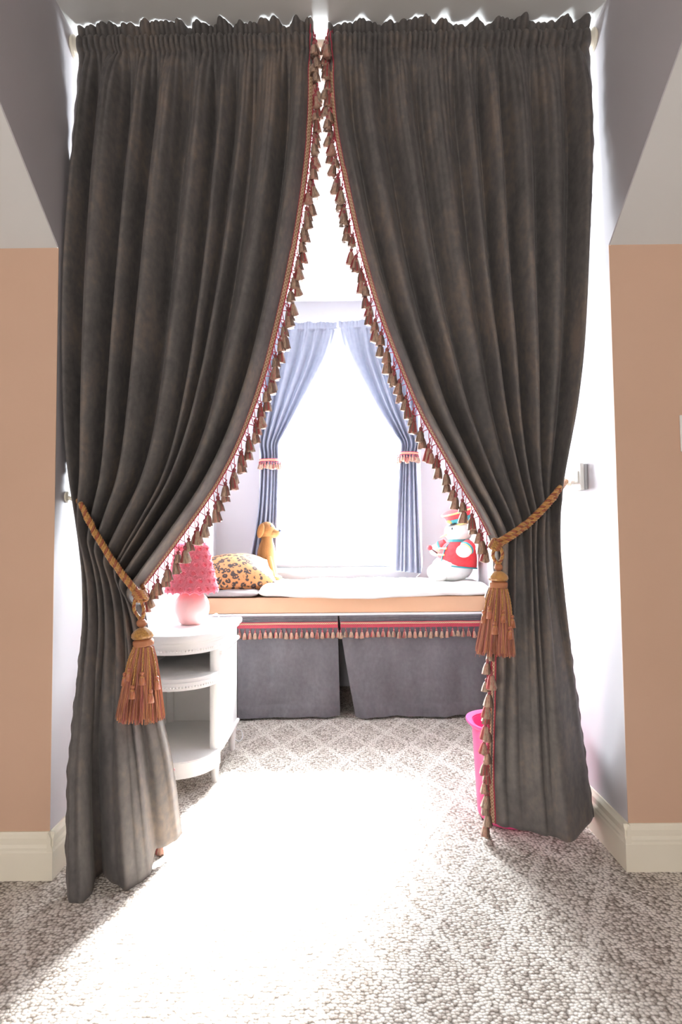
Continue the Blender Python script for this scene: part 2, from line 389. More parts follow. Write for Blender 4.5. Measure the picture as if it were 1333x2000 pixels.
def put_tassel(parent, p, rng, tilt=(0, 0), s=1.0, k=None):
    o = bpy.data.objects.new('tassel', TSRC[rng.randrange(4) if k is None else k]); COL.objects.link(o); o.parent = parent
    o.location = Vector(p) - ORG[parent.name]
    o.rotation_euler = (tilt[0], tilt[1], rng.uniform(0, 6.28)) if not (tilt[0] or tilt[1]) else (tilt[0], tilt[1], 0)
    o.scale = (s, s, s*rng.uniform(.92, 1.08)); return o
def resample(P, step):
    P = np.asarray(P, float); d = np.r_[0, np.cumsum(np.linalg.norm(np.diff(P, axis=0), axis=1))]
    n = max(2, int(d[-1]/step)+1); t = np.linspace(0, d[-1], n)
    return np.stack([np.interp(t, d, P[:, k]) for k in range(3)], 1)
def braid_strip(name, edge, inner, parent, lift=(0, -.004, 0), w=1.0):
    """flat braid between the edge curve and an inner curve, red cords on both rims"""
    E, I = np.asarray(edge, float), np.asarray(inner, float); n = len(E)
    g = G(); lift = np.array(lift)
    P = np.stack([E+(I-E)*t + lift*(1 if 0 < t < 1 else .35) for t in (0, .12, .5, .88, 1)], 1)
    g.grid(P, 0)
    nf = len(g.f)
    g.tube([tuple(p+lift*.8) for p in E], .0022, 6, 1); g.tube([tuple(p+lift*.8) for p in I], .0022, 6, 1)
    o = g.build(name, [M['braid'], M['crimson']], parent, 'all')
    me = o.data; uv = me.uv_layers.new(name='UVMap'); L = np.r_[0, np.cumsum(np.linalg.norm(np.diff(E, axis=0), axis=1))]
    tt = (0, .4, 1.5, 2.6, 3)
    for pi in range(nf):
        for li in me.polygons[pi].loop_indices:
            vi = me.loops[li].vertex_index; i, j = divmod(vi, 5)
            uv.data[li].uv = (tt[j], L[i]/.0052)
    return o

# ------------------------------------------------------------------ the two large velvet curtains
def fold_fn(rng, n, u):
    """rounded ridges with narrow valleys, uneven widths and depths"""
    w = np.array([rng.uniform(.55, 1.5) for _ in range(n)]); c = np.r_[0, np.cumsum(w)]/w.sum(); a = [rng.uniform(.6, 1) for _ in range(n)]
    out = np.zeros_like(u)
    for k in range(n):
        m = (u >= c[k]) & (u <= c[k+1]); t = (u[m]-c[k])/(c[k+1]-c[k])
        out[m] = a[k]*np.sin(PI*t)**1.2
    kh = max(1, int(len(u)/n*.2)); ker = np.hanning(2*kh+3)[1:-1]; ker /= ker.sum(); o = np.convolve(np.pad(out, kh, 'edge'), ker, 'valid')
    return o - o.mean()
def velvet_panel(rows, bottom, outer_left, seed, name_empty, nu=480, nv=200):
    """rows: (inner/outer px pairs with depth) from under the rod pocket to the hem; bottom: px of the hem, at height z"""
    ruf = .0025 if outer_left else .006; rng = random.Random(seed); tie_k = next(i for i, r in enumerate(rows) if len(r) == 7)
    A = np.array([at(r[0], r[1], r[2]) for r in rows]); B = np.array([at(r[3], r[4], r[5]) for r in rows])
    A = crom(A, nv); B = crom(B, nv)                      # left and right silhouette in space
    u = np.linspace(0, 1, nu); v = np.linspace(0, 1, nv); vt = tie_k/(len(rows)-1)
    U, V = np.meshgrid(u, v)
    S = U.copy()
    base = A[:, None, :]*(1-S[..., None]) + B[:, None, :]*S[..., None]
    # hem row
    bu = np.array([b[0] for b in bottom]); bp = np.array([atz(b[1], b[2], b[3]) for b in bottom])
    hem = np.stack([np.interp(u, bu, bp[:, k]) for k in range(3)], 1)
    ker = np.hanning(27)[1:-1]; ker /= ker.sum()
    for k in range(3): hem[:, k] = np.convolve(np.pad(hem[:, k], 12, 'edge'), ker, 'valid')
    w = sm(vt+.05, 1, v)**1.15
    base = base + w[:, None, None]*(hem-base[-1])[None]
    f1 = fold_fn(rng, 9, u); f2 = fold_fn(rng, 5, u); g1 = fold_fn(rng, 46, u)
    lean = np.array([[nz(6*a, 2.2*b, seed) for a in u[::6]] for b in v])
    lean = np.stack([np.interp(u, u[::6], l) for l in lean])
    f1v = np.stack([np.interp(np.clip(u + .018*lean[i], 0, 1), u, f1) for i in range(nv)])
    f2v = np.stack([np.interp(np.clip(u + .03*lean[i], 0, 1), u, f2) for i in range(nv)])
    amp1 = np.interp(v, [0, .04, .3, vt, vt+.10, .85, 1], [.075, .11, .135, .125, .055, .016, .006])
    amp2 = np.interp(v, [0, .1, .35, vt, vt+.15, .85, 1], [.0, .016, .055, .055, .040, .022, .010])
    mod = 1 + .6*lean
    D = amp1[:, None]*f1v*mod + amp2[:, None]*f2v + (.016*np.exp(-v*14))[:, None]*g1[None]
    crease = np.array([[nz(9*a+4*b, 5*b+seed, 3.1) for a in u[::4]] for b in v]); crease = np.stack([np.interp(u, u[::4], l) for l in crease])
    D += .004*crease
    side = np.minimum(sm(0, .03, U), sm(0, .03, 1-U)); D *= .35+.65*side
    P = base.copy(); P[..., 1] -= D
    P[..., 2] -= .25*amp1[:, None]*0
    hemband = sm(.955, .957, V); P[..., 1] -= .003*hemband
    # wavy selvedge on the outer side
    oc = slice(0, 6) if outer_left else slice(nu-6, nu)
    P[:, oc, 0] += (.0018*np.sin(v*260) + .001*np.sin(v*97))[:, None]
    # rod pocket and ruffle above it
    top = P[0]; H = []
    rt = np.array([nz(22*a, seed*3.3) for a in u]); rh = np.array([nz(13*a+40, seed*1.7) for a in u]); g2 = fold_fn(rng, 44, u)
    YP = 1.676; zp1 = at(400, 71, YP).z; zp0 = at(400, 98, YP).z; dz = zp1-zp0; zc_ = 2.4393
    hdr = [(zc_, -.006, .004, .030), (zc_-.004, -.007, .008, .028), (zc_-.010, -.006, .010, .024), (zc_-.018, -.002, .010, .016), (zp1+.008, .004, .008, .008), (zp1+.003, .010, .006, .002),
           (zp1, .004, .006, 0), (zp1-.1*dz, -.008, .010, 0), (zp1-.3*dz, -.014, .013, 0), (zp1-.5*dz, -.016, .014, 0), (zp1-.72*dz, -.014, .013, 0), (zp1-.9*dz, -.008, .010, 0), (zp0, .004, .009, 0), (zp0-.004, .004, .010, 0)]
    for k, (z, y, ag, ar) in enumerate(hdr):
        q = top.copy(); fz = max(0, (z-zp1)/(zc_-zp1))
        q[:, 2] = z - fz*ruf*np.clip(.5-rh*2.6, 0, 2); q[:, 1] = YP + y - ag*(g2*1.7) - ar*np.clip(rt*1.6, -.6, 1)
        H.append(q)
    # ease between pocket and first rows
    e = np.exp(-v*70)[:, None]; P[..., 1] = P[..., 1]*(1-e) + e*(1.680 - .010*g2*1.7)[None]
    z0 = zp0-.006; zz = P[..., 2]; P[..., 2] = np.minimum(zz, z0 + (zz-zz[0:1])*1)
    P = np.concatenate([np.stack(H), P])
    P[..., 1] = np.where(P[..., 2] < .05, P[..., 1], P[..., 1])
    return P, len(H), vt
rowsL = [(152, 96, 1.678, 612, 96, 1.678), (139, 220, 1.674, 610, 220, 1.674), (126, 350, 1.665, 597, 350, 1.665), (118, 500, 1.665, 574, 490, 1.67),
 (117, 620, 1.665, 545, 620, 1.675), (119, 740, 1.67, 512, 740, 1.68), (124, 850, 1.675, 470, 850, 1.69), (131, 915, 1.68, 420, 945, 1.70),
 (139, 955, 1.69, 350, 1045, 1.705), (146, 985, 1.695, 295, 1118, 1.71), (151, 1010, 1.70, 268, 1158, 1.715, 'tie'), (156, 1060, 1.70, 279, 1190, 1.72),
 (160, 1120, 1.695, 288, 1235, 1.73), (160, 1200, 1.69, 296, 1290, 1.745), (150, 1300, 1.675, 306, 1350, 1.76), (140, 1400, 1.655, 318, 1410, 1.78),
 (131, 1500, 1.63, 334, 1480, 1.81), (129, 1610, 1.60, 345, 1550, 1.84), (131, 1745, 1.56, 356, 1632, 1.88)]
botL = [(0, 131, 1738, .012), (.05, 138, 1752, .012), (.12, 160, 1752, .012), (.2, 178, 1738, .012), (.27, 186, 1705, .012), (.34, 203, 1692, .012), (.42, 222, 1716, .012),
 (.52, 248, 1728, .012), (.62, 272, 1718, .012), (.71, 296, 1698, .012), (.735, 299, 1672, .03), (.76, 302, 1652, .042), (.85, 325, 1645, .042), (.93, 346, 1634, .042), (1, 356, 1622, .042)]
rowsR = [(642, 94, 1.678, 1153, 92, 1.678), (650, 220, 1.674, 1163, 220, 1.676), (672, 340, 1.665, 1163, 340, 1.675), (702, 470, 1.67, 1157, 470, 1.68),
 (737, 590, 1.675, 1150, 590, 1.69), (775, 690, 1.68, 1141, 690, 1.70), (818, 790, 1.69, 1127, 790, 1.71), (862, 870, 1.695, 1113, 860, 1.72),
 (905, 945, 1.70, 1101, 915, 1.73), (938, 1000, 1.705, 1094, 948, 1.735), (962, 1050, 1.71, 1091, 975, 1.74, 'tie'), (966, 1085, 1.71, 1091, 1010, 1.74),
 (967, 1135, 1.71, 1095, 1080, 1.735), (965, 1200, 1.715, 1103, 1160, 1.73), (962, 1280, 1.72, 1114, 1250, 1.72), (959, 1350, 1.73, 1125, 1340, 1.715),
 (956, 1430, 1.74, 1136, 1430, 1.71), (955, 1515, 1.75, 1147, 1520, 1.71), (958, 1600, 1.76, 1160, 1625, 1.70)]
botR = [(0, 957, 1598, .055), (.12, 978, 1606, .055), (.3, 1018, 1615, .055), (.48, 1055, 1624, .055), (.62, 1085, 1632, .055), (.72, 1106, 1640, .055), (.8, 1122, 1640, .055),
 (.87, 1136, 1622, .055), (.93, 1150, 1606, .055), (1, 1160, 1592, .055)]
def build_curtain(rows, bot, outer_left, seed, label):
    P, nh, vt = velvet_panel(rows, bot, outer_left, seed, label)
    nv, nu = P.shape[:2]; cx = P[-1, nu//2]
    root = thing('velvet_curtain', (float(cx[0]), float(cx[1]), 0), label, 'curtain', 'charcoal velvet curtains across the alcove')
    cloth = G().grid(P).build('curtain_cloth', M['velvet'], root, 'all')
    sd = cloth.modifiers.new('thick', 'SOLIDIFY'); sd.thickness = .002; sd.offset = -1 if outer_left else -1
    # fringe along the inner edge
    inner_i = nu-1 if outer_left else 0; step = -1 if outer_left else 1
    E = P[3:, inner_i].copy(); I = []
    for i in range(3, nv):
        d = 0; j = inner_i; q = P[i, j]; tgt = .0175
        while d < tgt and 0 < j+step < nu-1: d += np.linalg.norm(P[i, j+step]-P[i, j]); j += step
        I.append(P[i, j])
    I = np.array(I); I[:, 1] = np.minimum(I[:, 1], E[:, 1]+.004)
    tie_i = int((nv-nh)*vt)+nh-3
    rng = random.Random(seed+50); sgn = 1 if outer_left else -1
    segs = [(0, tie_i-2)] + ([] if outer_left else [(tie_i+18, nv-3)])
    for a, b in segs:
        br = braid_strip('fringe_braid', E[a:b], I[a:b], root)
        pts = resample(E[a:b], .0245 if a == 0 else .031)
        loopp = []
        for k, p in enumerate(pts):
            t = pts[min(k+1, len(pts)-1)]-pts[max(k-1, 0)]; steep = abs(t[2])/np.linalg.norm(t)
            up = max(0., min(1., (p[2]-1.95)/.4)) if a == 0 else .3
            out = (.007+.009*(k % 2))*steep**2*(1-.45*up)
            q = np.array([p[0]+sgn*out, p[1]-.003-.008*(k % 3)*.7, p[2]-.012-.006*rng.random()-.010*(1-steep)])
            m0, m1 = (p+pts[max(k-1, 0)])/2, (p+pts[min(k+1, len(pts)-1)])/2
            loopp += [tuple(m0+np.array([0, -.003, 0])), tuple(.35*m0+.65*q), tuple(q), tuple(.35*m1+.65*q)]
            put_tassel(br, q, rng, (rng.uniform(-.15, .15), -sgn*rng.uniform(-.02, .16)), rng.uniform(1.03, 1.2))
        G().tube([tuple(x) for x in crom(np.array(loopp), len(loopp)*3)], .0013, 5).build('loop_cord', M['crimson'], br, 'all')
    if outer_left:   # the trimmed inner edge shows again under the hem, folded behind
        br = root
        q0 = at(296, 1560, 1.84); q1 = at(304, 1640, 1.84)
        E2 = np.array([tuple(at(330, 1500, 1.80)*(1-t) + at(306, 1645, 1.76)*t) for t in np.linspace(0, 1, 20)])
        br = braid_strip('fringe_braid', E2, E2+np.array([.017, 0, 0]), root)
        for k, (x, y) in enumerate(((313, 1638), (304, 1640), (309, 1634))):
            put_tassel(br, at(x, y, 1.74+.01*k), rng, (0, 0), 1.0)
    return root, P, nh, vt
curtL, PL, nhL, vtL = build_curtain(rowsL, botL, True, 3, 'charcoal velvet curtain tied back beside the white table and pink lamp')
curtR, PR, nhR, vtR = build_curtain(rowsR, botR, False, 14, 'charcoal velvet curtain tied back in front of the pink bin')

# rod with wall brackets
rod = thing('curtain_rod', (0, 1.702, 2.392), 'cream wooden curtain rod under the ceiling holding the velvet curtains', 'curtain rod')
G().tube([(XL+.012, 1.702, 2.392), (XR-.012, 1.702, 2.392)], .0145, 16).build('pole', M['trimw'], rod)
for x, s in ((XL, 1), (XR, -1)):
    G().lathe((x, 1.702, 2.392), [(.030, .0), (.034, .004), (.034, .010), (.027, .014), (.022, .024), (.019, .026)], 28, axis=(s, 0, 0), sy=1).build('wall_bracket', M['trimw'], rod)

# ------------------------------------------------------------------ rope tiebacks
def twisted(g, path, R, r, turns_per_m, mats, n3=3):
    Q = resample(path, .0035); d = np.r_[0, np.cumsum(np.linalg.norm(np.diff(Q, axis=0), axis=1))]
    for s in range(n3):
        pts = []
        for i, p in enumerate(Q):
            t = Vector(Q[min(i+1, len(Q)-1)]-Q[max(i-1, 0)]).normalized(); a = Vector((0, 1, 0)); nx = (a-t*a.dot(t)); nx = nx.normalized() if nx.length > 1e-4 else Vector((1, 0, 0)); b = t.cross(nx)
            ph = 2*PI*(turns_per_m*d[i] + s/n3); pts.append(Vector(p)+nx*(R*math.cos(ph))+b*(R*math.sin(ph)))
        g.tube(pts, r, 6, mats[s % len(mats)])
def tieback(P, nh, vt, outer_left, hook, hook_px, yfront, knot_px, knotY, bead_px, skirt_px, widths, label, seed, order):
    rng = random.Random(seed); hook = Vector(hook); knot = at(*knot_px, knotY)
    root = thing('rope_tieback', tuple(at(skirt_px[2], skirt_px[3], knotY)), label, 'tieback', 'rope tiebacks with big tassels')
    # path in front of the cloth, bowed towards the viewer where the folds stand out
    nv, nu = P.shape[:2]; C = P.reshape(-1, 3)
    def front(x, z):
        m = (abs(C[:, 0]-x) < .03) & (abs(C[:, 2]-z) < .03); return C[m, 1].min() if m.any() else knotY
    def path(dz, dy, sag):
        pts = []
        for k in range(25):
            t = k/24; px = hook_px[0]+(knot_px[0]-hook_px[0])*t; py = hook_px[1]+(knot_px[1]-hook_px[1])*t + 14*math.sin(PI*t)
            y = hook.y + (yfront-hook.y)*min(1, t/.11)
            if t > .07: w_ = at(px, py, yfront); y = min(y, front(w_.x, w_.z)-.011)
            y = y + (knot.y-y)*max(0, (t-.85)/.15)
            q = at(px, py, y); pts.append([q.x, q.y+dy, q.z+dz*min(1, 6*t)])
        a = np.array(pts); ker = np.array([1, 2, 3, 2, 1])/9
        a[2:-2, 1] = np.minimum(np.convolve(a[:, 1], ker, 'valid'), a[2:-2, 1]+.006); return a
    for dz, dy in ((.006, 0), (-.007, .003)):
        g = G(); twisted(g, path(dz, dy, .022), .0042, .0036, 42, (0, 1, 0), 3); g.build('rope', [M['gold'], M['rust']], root, 'all')
    # behind the cloth
    bk = crom(np.array([tuple(hook), tuple((hook+knot)/2+Vector((0, .12, 0))), tuple(knot+Vector((0, .05, 0))), tuple(knot)]), 30)
    g = G(); twisted(g, bk, .0042, .0036, 42, (0, 1, 0), 3); g.build('rope', [M['gold'], M['rust']], root, 'all')
    # knot: a few wraps of the cord
    g = G(); sx = 1 if outer_left else -1
    for k in range(4):
        c = knot+Vector((sx*(.000+.003*k), -.004, .006-.0055*k)); ring = [(c.x+.014*math.cos(a), c.y+.013*math.sin(a), c.z+.006*math.cos(a+1)*sx) for a in np.linspace(0, 2*PI, 20)]
        twisted(g, np.array(ring), .0026, .003, 45, (0, 1, 0), 3)
    g.build('knot', [M['gold'], M['rust']], root, 'all')
    bead = at(*bead_px[:2], knotY-.012); br = bead_px[2]
    for dx in (-.011, .008):
        g = G(); mid = (knot+bead)/2+Vector((dx*1.4, -.006, 0)); twisted(g, crom(np.array([tuple(knot+Vector((dx*.7, -.008, -.006))), tuple(mid), tuple(bead+Vector((dx*.2, 0, br*.6)))]), 24), .0026, .003, 50, (0, 1, 0), 3)
        g.build('hanging_cord', [M['gold'], M['rust']], root, 'all')
    G().ball(bead, br, br, br*.88, 20, 12).build('bead', M['collar'], root)
    top = at(skirt_px[0], skirt_px[1], knotY-.012); bot = at(skirt_px[2], skirt_px[3], knotY-.012)
    ax = (bead-top).normalized(); w0, w1 = widths
    d = (bead-top).length-br*.8
    # ribbed mushroom cap
    g = G(); n = 40; L = []
    R = Vector((0, 0, 1)).rotation_difference(ax).to_matrix()
    hc = d*.40
    for rr, h in ((.55, hc), (.9, hc+.001), (1.04, hc+d*.14), (.98, hc+d*.30), (.74, hc+d*.45), (.42, hc+d*.56), (.2, d)):
        L.append([top + R @ Vector((w0*rr*(1+.035*math.sin(10*a+h*90))*math.cos(a), w0*rr*(1+.035*math.sin(10*a+h*90))*math.sin(a), h)) for a in [2*PI*k/n for k in range(n)]])
    g.loops(L).build('cap', M['gold'], root)
    G().lathe(top, [(w0*.75, 0), (w0*.92, .001), (w0*.98, hc*.4), (w0*.95, hc*.75), (w0*.7, hc)], 30, axis=ax).build('collar', M['collar'], root)
    # skirt: core plus single strands
    Ls = (top-bot).length; g = G(); axd = (bot-top).normalized(); Rd = Vector((0, 0, -1)).rotation_difference(axd).to_matrix()
    prof = lambda t: w0*.82 + (w1*.94-w0*.82)*(t**.75)
    g.loops([[top + Rd @ Vector((prof(t)*.9*(1+.04*math.sin(17*a))*math.cos(a), prof(t)*.9*.8*math.sin(a), -Ls*t*.96)) for a in [2*PI*k/36 for k in range(36)]] for t in (0, .1, .25, .4, .6, .8, 1)], True, 0)
    for k in range(520):
        a = rng.uniform(0, 2*PI); j = rng.uniform(.9, 1.08); lt = rng.uniform(.94, 1.03); ph = rng.uniform(0, 6)
        if k < 12: j = 1.12; lt = rng.uniform(.95, 1.1)
        pts = [top + Rd @ Vector((prof(t)*j*math.cos(a+.05*math.sin(4*t+ph)), prof(t)*.82*j*math.sin(a+.05*math.sin(4*t+ph)), -Ls*t*lt)) for t in (0, .15, .35, .55, .78, 1)]
        g.tube(pts, rng.uniform(.0008, .0013) if k >= 12 else .0006, 4, rng.choice((0, 0, 1, 2, 3)), False)
    g.build('tassel_skirt', [M['copper'], M['cdark'], M['crose'], M['clight']], root, 'all')
    for k in range(6):      # small gold cords with mini tassels over the skirt
        a = (-2.7+k*.46) if order else (-2.9+k*.5); t = (.38, .30, .52, .34, .58, .42)[k]
        P0 = lambda tt, ex=1.1: top + Rd @ Vector((prof(tt)*ex*math.cos(a), prof(tt)*.85*ex*math.sin(a), -Ls*tt))
        mg = G(); twisted(mg, crom(np.array([tuple(P0(.0)), tuple(P0(t*.5, 1.14)), tuple(P0(t, 1.12))]), 16), .0014, .0016, 60, (0,), 2)
        q = P0(t, 1.14)
        mg.ball(q, .0062, .0062, .0055, 10, 8, 1); mg.lathe(q, [(.010, -.030), (.008, -.016), (.0055, -.008), (.004, -.003)], 12, 1)
        mg.ball(q+Vector((0, 0, -.009)), .0066, .0066, .003, 10, 6, 0)
        mg.build('mini_tassel', [M['gold'], M['copper']], root, 'all')
    return root
tieback(PL, nhL, vtL, True, (XL+.036, 1.70, at(147, 968, 1.70).z), (147, 968), 1.66, (272, 1163), 1.645, (277, 1217, .0142), (281, 1262, 275, 1402), (.029, .064),
        'copper and gold rope tieback hanging in front of the white table', 11, True)
hR = at(1107, 940, 1.955)
tieback(PR, nhR, vtR, False, tuple(hR), (1107, 940), 1.69, (972, 1062), 1.655, (974, 1108, .0118), (974, 1148, 968, 1276), (.026, .052),
        'copper and gold rope tieback hanging beside the toy snowman', 12, False)
def hook(wall_x, p, sgn, label):
    root = thing('wall_hook', (wall_x, p[1], p[2]), label, 'hook', 'tieback hooks on the alcove walls')
    G().lathe((wall_x, p[1], p[2]), [(.016, 0), (.017, .004), (.012, .007)], 20, axis=(sgn, 0, 0)).build('back_plate', M['trimw'], root)
    d = abs(p[0]-wall_x)
    G().tube([(wall_x+sgn*.005, p[1], p[2]-.002), (wall_x+sgn*d*.5, p[1], p[2]-.006), (wall_x+sgn*d*.95, p[1], p[2]-.004), (wall_x+sgn*(d+.008), p[1], p[2]+.006), (wall_x+sgn*(d+.006), p[1], p[2]+.016)], [.006, .006, .0055, .005, .004], 10).build('hook_arm', M['trimw'], root)
hook(XL, (XL+.036, 1.70, at(147, 968, 1.70).z-.004), 1, 'cream hook on the lilac wall at the longer rope tieback')
hook(XR, (hR.x, hR.y, hR.z-.004), -1, 'cream hook holding the rope tieback near the wall control box')

# ------------------------------------------------------------------ window curtains in the alcove
def small_curtain(rows, seed, label):
    rng = random.Random(seed); nv, nu = 90, 150
    A = crom(np.array([at(r[0], r[1], r[4]) for r in rows]), nv); B = crom(np.array([at(r[2], r[3], r[4]) for r in rows]), nv)
    u = np.linspace(0, 1, nu); v = np.linspace(0, 1, nv)
    P = A[:, None]*(1-u[None, :, None]) + B[:, None]*u[None, :, None]
    f = fold_fn(rng, 6, u); g1 = fold_fn(rng, 22, u)
    P[..., 1] -= np.interp(v, [0, .1, .5, .62, 1], [.03, .06, .07, .055, .05])[:, None]*f + (.010*np.exp(-v*14))[:, None]*g1
    H = []; rh = np.array([nz(9*a, seed*2.1) for a in u]); z0 = P[0, :, 2].mean()
    for dz, ag in ((.048, .012), (.036, .012), (.026, .007), (.020, .003), (.010, .005), (.004, .005)):
        q = P[0].copy(); q[:, 1] = rows[0][4] - ag*g1 - .006 - (.012*rh if dz > .03 else 0); q[:, 2] = z0 + dz + (.016*rh if dz > .03 else 0); H.append(q)
    P = np.concatenate([np.stack(H), P])
    root = thing('window_curtain', tuple(P[-1, nu//2]), label, 'curtain', 'blue grey curtains at the window')
    c = G().grid(P).build('curtain_cloth', M['blue'], root, 'all')
    # tie band with fringe at the narrow row
    k = int(np.argmin(np.linalg.norm(B-A, axis=1)*(np.linspace(0, 1, nv) > .3) + 9*(np.linspace(0, 1, nv) <= .3)))
    a, b = Vector(A[k]), Vector(B[k]); m = (a+b)/2; hw = (b-a).length/2+.006; slope = (b.z-a.z)/(2*hw)
    ring = [(m.x+hw*math.cos(t), m.y+.045*math.sin(t), m.z+slope*hw*math.cos(t)) for t in np.linspace(0, 2*PI, 49)]
    E = np.array(ring); bd = braid_strip('tie_band', E, E+np.array([0, 0, .014]), root, (0, 0, 0))
    for j in range(25, 48, 2): put_tassel(bd, E[j], rng, (0, 0), 1.0)
    return root
small_curtain([(516, 648, 658, 642, 3.60), (513, 700, 640, 705, 3.60), (511, 780, 594, 790, 3.60), (508, 840, 560, 848, 3.60), (506, 868, 549, 868, 3.60), (509, 900, 548, 900, 3.60), (503, 1000, 546, 1000, 3.60), (489, 1090, 545, 1094, 3.60)], 21,
              'blue grey window curtain hanging behind the plush dog')
small_curtain([(662, 642, 814, 640, 3.60), (680, 705, 815, 700, 3.60), (724, 790, 816, 780, 3.60), (764, 848, 819, 840, 3.60), (778, 868, 820, 866, 3.60), (777, 900, 815, 900, 3.60), (770, 1000, 819, 1000, 3.60), (764, 1114, 824, 1120, 3.60)], 22,
              'blue grey window curtain hanging beside the toy snowman')
r0, r1 = at(500, 640, 3.60), at(830, 634, 3.60)
rod2 = thing('window_curtain_rod', ((r0.x+r1.x)/2, 3.6, r0.z), 'thin white rod carrying the blue grey window curtains', 'curtain rod')
G().tube([(r0.x, 3.612, r0.z+.012), (r1.x, 3.612, r0.z+.012)], .008, 12).build('pole', M['winw'], rod2)
for x in (r0.x+.01, r1.x-.01): G().box((x-.008, 3.612, r0.z), (x+.008, YB-.016, r0.z+.024)).build('wall_bracket', M['winw'], rod2, False)
cc = [at(822, 1040, 3.66), at(825, 1075, 3.66), at(826, 1100, 3.65), at(822, 1118, 3.63), at(814, 1127, 3.60)]
tag(G().tube([tuple(p) for p in crom(np.array([tuple(at(821, 900, 3.67))]+[tuple(p) for p in cc]), 40)], .0022, 6).build('blind_cord', M['metalcord'], None, 'all'), 'thin white cord dangling beside the window curtain near the snowman', 'cord')

# ------------------------------------------------------------------ window seat
YF = 3.04
zt = at(660, 1200, YF).z
bench = thing('window_bench', ((XL+XR)/2, YF, 0), 'built-in window seat with peach front board under the white cushion', 'bench')
G().rbox((XL+.002, YF, zt+.008), (XR-.002, YF+.022, zt+.088), .004).build('front_board', M['board'], bench)
G().box((XL+.002, YF+.022, zt+.066), (XR-.002, YB-.002, zt+.086)).build('seat_panel', M['board'], bench, False)
G().rbox((XL+.002, YF-.012, zt-.006), (XR-.002, YF+.02, zt+.007), .003).build('white_trim', M['winw'], bench)
for x in (XL+.002, XR-.022): G().box((x, YF+.03, .0), (x+.02, YB-.002, zt+.066)).build('end_panel', M['furn'], bench, False)
def skirt(x0, x1, xb0, xb1, seed, label):
    rng = random.Random(seed); nu, nv = 120, 60; u = np.linspace(0, 1, nu); v = np.linspace(0, 1, nv)
    P = np.zeros((nv, nu, 3)); zs = zt-.004; f = fold_fn(rng, 5, u)
    wav = np.array([nz(4.5*a, seed) for a in u]); wv2 = np.array([nz(9*a+7, seed) for a in u])
    for i, t in enumerate(v):
        P[i, :, 0] = (x0+(xb0-x0)*t**1.2)*(1-u)+(x1+(xb1-x1)*t**1.2)*u
        P[i, :, 1] = YF-.016 - .022*t*f - .03*t*t*wav*1.2 - .004*np.array([nz(7*a, 4*t, seed+9) for a in u])
        P[i, :, 2] = zs*(1-t) + t*(.006+.010*(wv2+.6))
    P[-7:, :, 1] -= .003
    root = thing('bench_skirt', ((x0+x1)/2, YF-.02, 0), label, 'bench skirt', 'velvet skirts hung from the window seat')
    G().grid(P).build('skirt_cloth', M['skirtv'], root, 'all')
    for k in range(3):     # stitched gathers under the heading
        i = 1+k*1; G().tube([tuple(p+np.array([0, -.0025, 0])) for p in P[i, ::2]], .0022, 5).build('heading_cord', M['skirtv'], root, 'all')
    z1 = zt-.062
    e = np.interp(z1, P[::-1, 0, 2], np.arange(nv)[::-1]); i = int(round(e)); ii = max(i-3, 0)
    E = P[i].copy(); E[:, 1] -= .006; I = E.copy(); I[:, 2] += .022
    wide = np.stack([E, I]); g = G().grid(np.stack([E, E+(I-E)*.5+np.array([0, -.001, 0]), I])); red = g.build('trim_band', M['crimson'], root, 'all')
    br = braid_strip('fringe_braid', I-np.array([0, .0025, .006]), I+np.array([0, -.0025, .006]), root, (0, -.002, 0))
    for p in resample(E, .0262): put_tassel(br, (p[0], p[1]-.004, p[2]-.001), rng, (0, 0), .95, 2)
    return root
X = lambda px: at(px, 1300, YF).x
skirt(XL+.006, X(661), XL+.006, X(664), 31, 'slate velvet bench skirt behind the white table')
skirt(X(664), XR-.006, X(694), XR-.006, 32, 'slate velvet bench skirt with slanted edge near the pink bin')

# cushion on the seat
zb = zt+.0875
def puffy(x0, x1, y0, y1, z0, h, wr, seed, droop, nu=150, nl=64):
    L = []
    for i in range(nu):
        s = i/(nu-1); x = x0+(x1-x0)*s; e = min(s, 1-s)*(x1-x0); end = math.sqrt(max(0, 1-(1-min(1, e/.05))**2)); ring = []
        for j in range(nl):
            a = 2*PI*j/nl; c, sn = math.cos(a), math.sin(a)
            yy = math.copysign(abs(c)**.45, c); zz = math.copysign(abs(sn)**.7, sn)
            y = (y0+y1)/2 + yy*(y1-y0)/2*(.93+.07*end); zc = z0+h/2; z = zc + zz*h/2*max(end, .03)
            if sn > .05: z += wr*(nz(x*5, y*6, seed)+.6*nz(x*14, y*10, seed+3)) + .010*nz(x*2.2, y*2, seed+5)
            if c < -.6:
                k = (-c-.6)/.4; y += -.012*k*nz(x*9, z*30, seed+8)
                if sn < .4: z -= droop(x)*k*(1-max(sn, 0))
            else:
                if sn < 0: z = max(z, z0)
            ring.append((x, y, z))
        L.append(ring)
    return G().loops(L, True)
cush = puffy(X(505), XR-.004, YF-.022, YB-.012, zb, .062, .014, 5, lambda x: .010 + .022*math.exp(-((x-.06)/.24)**2) + .012*nz(x*6, 3.3, 1))
tag(cush.build('seat_cushion', M['quilt'], None, 'all'), 'long puffy white cushion covering the window seat', 'cushion')
bl = puffy(XL+.006, X(504), YF-.008, YB-.16, zb, .040, .006, 15, lambda x: .0, 70)
tag(bl.build('folded_blanket', M['mauve'], None, 'all'), 'folded grey mauve blanket under the leopard pillow', 'blanket')
